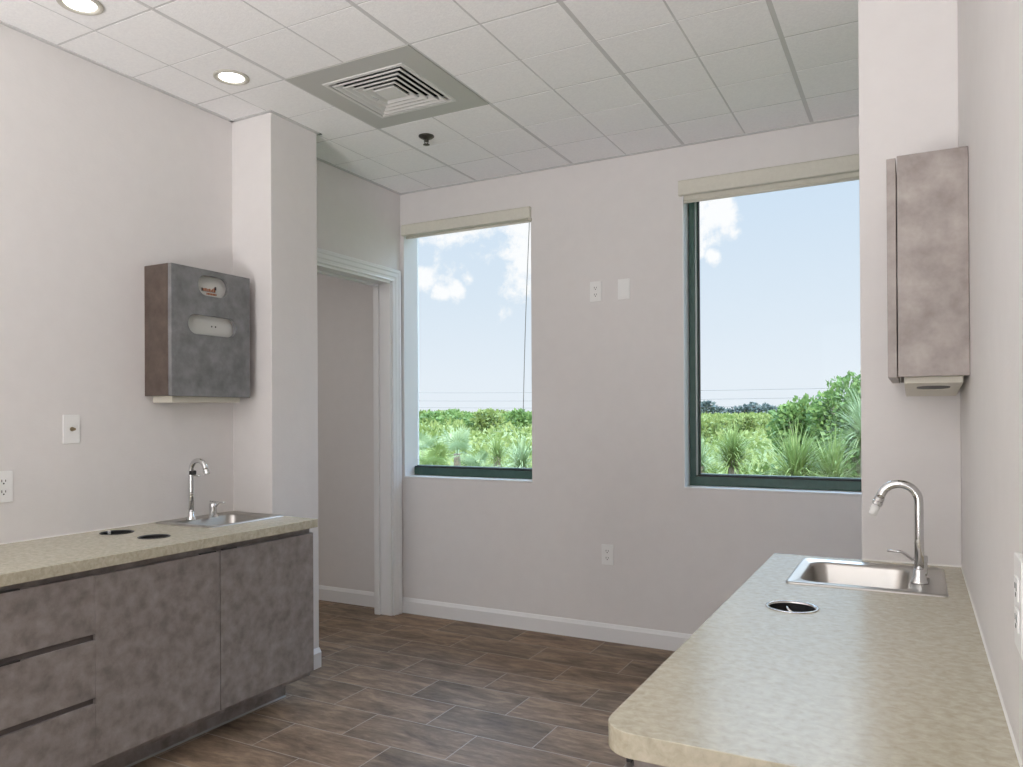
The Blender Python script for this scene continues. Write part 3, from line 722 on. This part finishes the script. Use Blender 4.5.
# ------------------------------------------------------------------ towel dispenser cabinets on the walls
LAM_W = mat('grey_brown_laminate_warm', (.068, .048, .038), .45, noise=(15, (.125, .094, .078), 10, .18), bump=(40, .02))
def dispenser(side, lab_c, lab_d):
    s = 1 if side == 'left' else -1; xw = XL if s == 1 else XR
    X = lambda d: xw + s * d
    def bx(bm, d0, d1, y0, y1, z0, z1): a, b = sorted((X(d0), X(d1))); box(bm, a, b, y0, y1, z0, z1)
    y0, y1, z0, z1 = 2.06, 2.468, 1.29, 1.822
    dep = .142 if s == 1 else .149
    t = thing('dispenser_cabinet', lab_c, 'wall cabinet', 'towel dispenser cabinets', loc=(X(dep / 2), (y0 + y1) / 2, z0))
    p = .016
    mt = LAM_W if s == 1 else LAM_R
    bm = new_bm(); bx(bm, .001, dep, y0, y0 + p, z0, z1); bx(bm, .001, dep, y1 - p, y1, z0, z1); bx(bm, .001, dep, y0 + p, y1 - p, z1 - p, z1)
    attach(obj('body', bm, mt, bevel=.001), t)
    bm = new_bm(); g = .0015 if s == 1 else .0025
    bx(bm, dep + g, dep + g + .020, y0, y1, z0 - .001, z1 - (.001 if s == 1 else .004))
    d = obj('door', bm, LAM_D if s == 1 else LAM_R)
    def oval(yc, zc, w, h):
        b = new_bm(); a = sorted((X(dep - .03), X(dep + .06))); prism(b, rrect(yc - w / 2, yc + w / 2, zc - h / 2, zc + h / 2, h / 2 - .001, 12), 'x', *a); return b
    cut(d, [oval(2.270, 1.755, .158, .086), oval(2.266, 1.588, .250, .082)])
    md = d.modifiers.new('bevel', 'BEVEL'); md.width = .0008; md.segments = 1; md.limit_method = 'ANGLE'; md.angle_limit = radians(50)
    attach(d, t)
    # the dispenser inside
    q = thing('towel_dispenser', lab_d, 'towel dispenser', 'paper towel dispensers', loc=(X(.06), (y0 + y1) / 2, z0))
    bm = new_bm(); bx(bm, .002, dep - .014, y0 + .024, y1 - .024, z0 + .002, z1 - .018); attach(obj('housing', bm, DISP, bevel=.006), q)
    bm = new_bm(); lo = z0 - (.027 if s == 1 else .016)
    prism(bm, [(y0 + .028, z0 + .001), (y1 - .026, z0 + .001), (y1 - .026, z0 - (.023 if s == 1 else .040)), (y0 + .028, lo)], 'x', *sorted((X(.012), X(dep - .012))))
    tr = obj('tray', bm, CREAM)
    b = new_bm(); a = sorted((X(.036), X(dep - .040))); 
    prism(b, rrect(a[0], a[1], y0 + .09, y0 + .20, (a[1] - a[0]) / 2 - .001, 8), 'z', z0 - .06, z0 - .008); cut(tr, [b])
    b = None
    attach(tr, q)
    md = tr.modifiers.new('bevel', 'BEVEL'); md.width = .003; md.segments = 2; md.limit_method = 'ANGLE'; md.angle_limit = radians(50)
    sl = lambda y: lo + ((y - y0 - .028) / (y1 - y0 - .054)) * ((z0 - (.023 if s == 1 else .040)) - lo)
    ya_, yb_ = y0 + .088, y0 + .202
    bm = new_bm(); prism(bm, [(ya_, sl(ya_) + .002), (yb_, sl(yb_) + .002), (yb_, sl(yb_) + .006), (ya_, sl(ya_) + .006)], 'x', *sorted((X(.035), X(dep - .039)))); attach(obj('slot_shade', bm, DARK), q)  # dark fill set in the slot in place of its shade
    if s == 1:
        xf = dep - .014
        # small rust-coloured printed mark in the upper opening
        bm = new_bm(); y = 2.236
        for w, hh in ((.006, .012), (.005, .010), (.007, .012), (.004, .012), (.006, .010), (.007, .012), (.005, .009), (.006, .013), (.009, .018)):
            bx(bm, xf, xf + .0006, y, y + w, 1.7385, 1.7385 + hh); y += w + .0022
        y = 2.262
        for w in (.005, .009, .004, .008, .010, .006): bx(bm, xf, xf + .0006, y, y + w, 1.724, 1.732); y += w + .002
        attach(obj('brown_print', bm, RUST), q)
        bm = new_bm(); bx(bm, xf, xf + .0007, 2.236, 2.306, 1.7365, 1.7378); bx(bm, xf, xf + .0007, 2.236, 2.243, 1.7385, 1.750); bx(bm, xf, xf + .0007, 2.304, 2.313, 1.748, 1.762); attach(obj('dark_print', bm, BLACKP), q)
        bm = new_bm()
        for yy in (2.288, 2.308): lathe(bm, [(.0035, 0), (.0035, .0012)], (X(xf), yy, 1.590), 10, axis='x')
        attach(obj('rivet', bm, SLOT), q)
dispenser('left', 'grey laminate cabinet with two oval cutouts on the left wall', 'grey-white towel dispenser showing through the oval cutouts on the left')
dispenser('right', 'tall grey-brown laminate wall cabinet beside the right column', 'towel dispenser with a slotted tray poking out under the right cabinet')

# ------------------------------------------------------------------ outdoors
GZ = -1.6
def leafmat(name, c1, c2, scale=3, trans=.35):
    m = bpy.data.materials.new(name); m.use_nodes = True; nt = m.node_tree; N = nt.nodes; L = nt.links
    b = N['Principled BSDF']; out = N['Material Output']
    tc = N.new('ShaderNodeTexCoord'); n = N.new('ShaderNodeTexNoise'); n.inputs['Scale'].default_value = scale; n.inputs['Detail'].default_value = 5; L.new(tc.outputs['Object'], n.inputs['Vector'])
    r = N.new('ShaderNodeValToRGB'); r.color_ramp.elements[0].position = .35; r.color_ramp.elements[1].position = .65
    r.color_ramp.elements[0].color = (*c1, 1); r.color_ramp.elements[1].color = (*c2, 1); L.new(n.outputs['Fac'], r.inputs[0]); L.new(r.outputs[0], b.inputs['Base Color'])
    b.inputs['Roughness'].default_value = .5; b.inputs['Specular IOR Level'].default_value = .3
    tr = N.new('ShaderNodeBsdfTranslucent'); L.new(r.outputs[0], tr.inputs['Color']); mx = N.new('ShaderNodeMixShader'); mx.inputs[0].default_value = trans
    L.new(b.outputs[0], mx.inputs[1]); L.new(tr.outputs[0], mx.inputs[2]); L.new(mx.outputs[0], out.inputs['Surface'])
    return m
PALM = leafmat('palm_leaf', (.17, .235, .065), (.32, .39, .15))
PALM2 = leafmat('palm_leaf_grey', (.20, .27, .12), (.38, .45, .26))
BUSH = leafmat('bush_leaf', (.10, .17, .045), (.19, .28, .085), 2)
TREE = leafmat('tree_leaf', (.095, .165, .045), (.18, .27, .08), 2)
SCRUB = leafmat('scrub_leaf', (.14, .19, .045), (.27, .31, .105), .35)
FAR = leafmat('hazed_tree_leaf', (.09, .12, .11), (.13, .16, .15), 1, .2)  # distance haze put into the leaf colour
STEM = mat('bark', (.22, .18, .13), .8)
SOIL = mat('soil', (.09, .12, .04), .9, noise=(.6, (.14, .17, .06), 5, .2))

class Quads:
    def __init__(s): s.v = []; s.f = []
    def quad(s, a, b, c, d): i = len(s.v); s.v += [a, b, c, d]; s.f.append((i, i + 1, i + 2, i + 3))
    def leaf(s, p, d, w, l):
        """pointed leaf: a folded kite"""
        side = d.cross(Vector((rnd.uniform(-1, 1), rnd.uniform(-1, 1), rnd.uniform(-1, 1)))).normalized() * w
        s.quad(tuple(p), tuple(p + d * l * .45 + side), tuple(p + d * l), tuple(p + d * l * .45 - side))
    def build(s, name, m, parent=None):
        me = bpy.data.meshes.new(name); me.from_pydata([tuple(v) for v in s.v], [], s.f); me.materials.append(m)
        o = bpy.data.objects.new(name, me); COL.objects.link(o)
        if parent: o.parent = parent
        return o
def rdir(up=.0):
    while True:
        v = Vector((rnd.uniform(-1, 1), rnd.uniform(-1, 1), rnd.uniform(-1, 1)))
        if .05 < v.length < 1: v.normalize(); v.z += up; return v.normalized()
def blade(q, p, az, el, L, w, droop, segs=5):
    """an arching narrow blade"""
    pts = []; d = Vector((cos(az) * cos(el), sin(az) * cos(el), sin(el))); side = Vector((-sin(az), cos(az), 0)); p = Vector(p)
    for i in range(segs + 1):
        f = i / segs; ww = w * (1 - f) ** .7 * (.6 + 1.2 * min(f * 3, 1) * .5)
        pts.append((p - side * ww, p + side * ww)); p = p + d * (L / segs); d = (d + Vector((0, 0, -droop / segs))).normalized()
    for a, b in zip(pts, pts[1:]): q.quad(a[0], a[1], b[1], b[0])
def tuft(name, x, y, z, r, h, n, label, cat, group, m, fan=False, base=None):
    t = thing(name, label, cat, group, loc=(x, y, GZ))
    q = Quads(); c = Vector((0, 0, z - GZ))
    if not fan:
        for k in range(n):
            az = rnd.uniform(0, 2 * pi); el = rnd.uniform(-.1, 1.5); L = r * rnd.uniform(.75, 1.15) * (1 if el < .8 else h)
            blade(q, c + Vector((rnd.uniform(-.08, .08) * r, rnd.uniform(-.08, .08) * r, rnd.uniform(-.1, .1))), az, el, L, .011 * r / .6, rnd.uniform(.3, 1.3))
    else:
        for k in range(n):
            az = rnd.uniform(0, 2 * pi); el = rnd.uniform(.05, 1.3); d = Vector((cos(az) * cos(el), sin(az) * cos(el), sin(el))); P = r * rnd.uniform(.35, .7)
            tip = c + d * P; side = Vector((-sin(az), cos(az), 0)); up = d.cross(side) * -1
            q.quad(c - side * .006, c + side * .006, tip + side * .006, tip - side * .006)
            fl = r * rnd.uniform(.45, .6)
            for j in range(17):
                a = radians(-105 + 210 * j / 16); dd = (d * cos(a) + side * sin(a)).normalized(); dd.z -= .10 * abs(a)
                sd = dd.cross(up).normalized() * .024 * r; m1 = tip + dd * fl * .55; e = tip + dd * fl + Vector((0, 0, -.12 * fl))
                q.quad(tip, m1 + sd, e, m1 - sd)
    o = q.build('fronds', m, t)
    bm = new_bm(); tube(bm, [(0, 0, 0), (.02, .01, (z - GZ) * .5), (0, 0, z - GZ + .02)], [.09, .07, .05], 10); obj('stem', bm, STEM, t)
    return t
def shrub(name, x, y, rx, ry, ztop, h, n, size, label, cat, group, m, trunk=True, lumps=9):
    t = thing(name, label, cat, group, loc=(x, y, GZ))
    q = Quads(); zc = ztop - h / 2 - GZ
    cl = [(Vector((rnd.uniform(-.62, .62) * rx, rnd.uniform(-.62, .62) * ry, zc + rnd.uniform(-.55, .5) * h / 2)), rnd.uniform(.3, .5)) for _ in range(lumps)]
    cl.append((Vector((0, 0, zc)), .8))
    for k in range(n):
        c, s = cl[rnd.randrange(len(cl))] if rnd.random() < .75 else cl[-1]
        d = rdir(.15); rr = rnd.uniform(.7, 1.02) * s
        p = c + Vector((d.x * rx * rr, d.y * ry * rr, d.z * h / 2 * rr))
        q.leaf(p, (d + rdir() * .9).normalized(), size * rnd.uniform(.28, .42), size * rnd.uniform(.8, 1.3))
    q.build('foliage', m, t)
    if trunk:
        bm = new_bm(); tube(bm, [(0, 0, 0), (.05, 0, zc * .6), (0, .05, zc)], [.07 * h, .05 * h, .02 * h], 8)
        for k in range(4):
            a = k * 1.7; tube(bm, [(.03, 0, zc * .5), (cos(a) * rx * .3, sin(a) * ry * .3, zc), (cos(a) * rx * .5, sin(a) * ry * .5, zc + h * .25)], [.04 * h, .025 * h, .01 * h], 6)
        obj('trunk', bm, STEM, t)
    return t

def pix(u, v, Y):
    """point at depth Y seen along the ray through photo pixel (u, v): used only to measure where plants stand"""
    U = (CY - v) / F_PX; X = (u - 511.5) / F_PX
    x, uu = X * cos(ROLL) - U * sin(ROLL), X * sin(ROLL) + U * cos(ROLL)
    y, z = cos(PITCH) - uu * sin(PITCH), sin(PITCH) + uu * cos(PITCH)
    r = Vector((cos(YAW) * x - sin(YAW) * y, sin(YAW) * x + cos(YAW) * y, z)); r *= Y / r.y
    return r.x, Y, r.z + EYE

# ground
bm = new_bm()
v = [bm.verts.new(p) for p in ((-900, YO + .3, GZ), (500, YO + .3, GZ), (500, 1500, GZ), (-900, 1500, GZ))]; bm.faces.new(v)
struct(obj('ground', bm, SOIL))

# the endless low scrub: nobody could count it
def scrub_height(x, y):
    f = min(max((y - 8) / 30, 0), 1)
    base = -.1 + .95 * f ** .7
    if x / y < -.38: base += .28 * f       # thicket seen through the left window stands taller
    return base + .14 * sin(x * 1.9 + y * .7) * sin(y * 1.3 - x * .4) + .07 * sin(x * 4.1 + 1.3) * sin(y * 3.3)
def scrub():
    q = Quads()
    for k in range(84000):
        y = 7.5 + 110 * rnd.random() ** 2.2; a = rnd.uniform(-.86, .12) if k < 52000 else rnd.choice((rnd.uniform(-1.5, -.86), rnd.uniform(.12, .9))); x = a * y
        z = scrub_height(x, y) - abs(rnd.gauss(0, .12)); s = .05 + .0042 * y
        q.leaf(Vector((x, y, z)), rdir(.6), s * .36, s * 1.5)
    # underlayer so that no soil shows between the leaves
    n = 90
    rows = []
    for j in range(n):
        y = 7.5 + 250 * (j / (n - 1)) ** 2.2; rows.append([Vector((a_ * y, y, scrub_height(a_ * y, y) - .16)) for a_ in [-1.55 + 2.5 * i / 90 for i in range(91)]])
    for A, B in zip(rows, rows[1:]):
        for i in range(90): q.quad(A[i], A[i + 1], B[i + 1], B[i])
    o = q.build('scrub_field', SCRUB)
    tag(o, 'yellow-green scrub stretching to the horizon outside the windows', 'scrub', kind='stuff')
scrub()

# big spiky clumps close to the right window
def at_clump(u, v, Y, r, h, n, label, m=PALM, fan=False, name='grass_clump', cat='plant', group=None):
    x, y, z = pix(u, v, Y); return tuft(name, x, y, z, r, h, n, label, cat, group, m, fan)
at_clump(733, 462, 8.0, .36, 1.0, 520, 'spiky green clump at the lower left of the right window')
at_clump(796, 482, 6.6, .38, 1.15, 460, 'tall bright grassy clump low in the middle of the right window')
at_clump(832, 484, 6.8, .36, 1.1, 380, 'grassy clump at the bottom right of the right window')
at_clump(866, 440, 7.4, .44, 1.0, 420, 'grey-green spiky palm at the right side of the right window', PALM2, False, 'spiky_palm', 'palm')
at_clump(700, 468, 9.5, .36, 1.0, 220, 'pale clump behind the green window post at lower left', PALM2)
# fan palmettos close to the left window
at_clump(434, 470, 8.2, .36, 1.0, 16, 'fan palmetto low at the left of the left window', PALM, True, 'palmetto', 'palm')
at_clump(457, 455, 9.6, .42, 1.0, 14, 'large fan palmetto in the middle of the left window', PALM2, True, 'palmetto', 'palm')
at_clump(424, 452, 11, .42, 1.0, 14, 'fan palmetto at the left edge of the left window', PALM2, True, 'palmetto', 'palm')
at_clump(476, 474, 7.6, .30, 1.0, 12, 'small fan palmetto at the bottom centre of the left window', PALM2, True, 'palmetto', 'palm')
at_clump(522, 468, 8.5, .36, 1.0, 300, 'pale feathery clump at the lower right of the left window', PALM2)
at_clump(497, 458, 9.2, .30, 1.0, 240, 'bright green grassy clump right of centre in the left window', PALM)
# the big leafy bush with two crowns
x, y, z = pix(803, 392, 12); shrub('leafy_bush', x, y, .50, .5, z + .05, 1.35, 3000, .085, 'rounded leafy green bush, left of the taller tree', 'bush', None, BUSH)
x, y, z = pix(855, 366, 11.5); shrub('leafy_tree', x, y, .72, .7, z + .05, 1.75, 4600, .085, 'tallest leafy green tree, right side of the right window', 'tree', None, TREE, lumps=14)
# rounded bushes on the skyline of the thicket in the left window
for k in range(16):
    u = 414 + k * 8.1 + rnd.uniform(-2, 2); Y = rnd.uniform(24, 40); x, y, z = pix(u, 409.5 + rnd.uniform(-1.0, 2.5), Y); r = rnd.uniform(.55, .9)
    shrub('scrub_bush', x, y, r, r, z, r * 1.2, 420, .16, 'rounded green bush on the thicket skyline in the left window', 'bush', 'bushes on the left skyline', rnd.choice((BUSH, SCRUB, BUSH)), trunk=False)
for k in range(9):
    u = 702 + k * 11.0 + rnd.uniform(-3, 3); Y = rnd.uniform(22, 36); x, y, z = pix(u, 416 + rnd.uniform(-1, 4), Y); r = rnd.uniform(.45, .7)
    shrub('scrub_bush', x, y, r, r, z, r * 1.1, 380, .15, 'low yellow-green bush in the field beyond the right window', 'bush', 'bushes in the field', SCRUB, trunk=False)
# distant trees on the horizon of the right window
hs = (402, 401, 405, 408, 409, 407, 404, 402, 405, 404, 407, 409)
for k in range(12):
    u = 699 + k * 7.6; Y = 230 + rnd.uniform(-15, 15); x, y, z = pix(u, hs[k], Y)
    shrub('distant_tree', x, y, 2.2, 2.0, z, 4.2, 260, 1.0, 'far dark green tree on the horizon of the right window', 'tree', 'trees on the horizon', FAR, trunk=True, lumps=5)
# power lines
for k, (va, vb) in enumerate(((392.5, 386.8), (400.5, 396), (407, 404.5))):
    lab = ('topmost', 'middle', 'lowest')[k] + ' thin power line crossing the sky behind both windows'
    a = Vector(pix(380, va, 150)); b = Vector(pix(900, vb, 112)); bm = new_bm()
    tube(bm, [a.lerp(b, i / 10) - Vector((0, 0, .35 * (1 - (i / 5 - 1) ** 2))) for i in range(11)], .024, 5)
    tag(obj('power_line', bm, mat('cable', (.12, .12, .13), .6)), lab, 'power line', 'power lines')
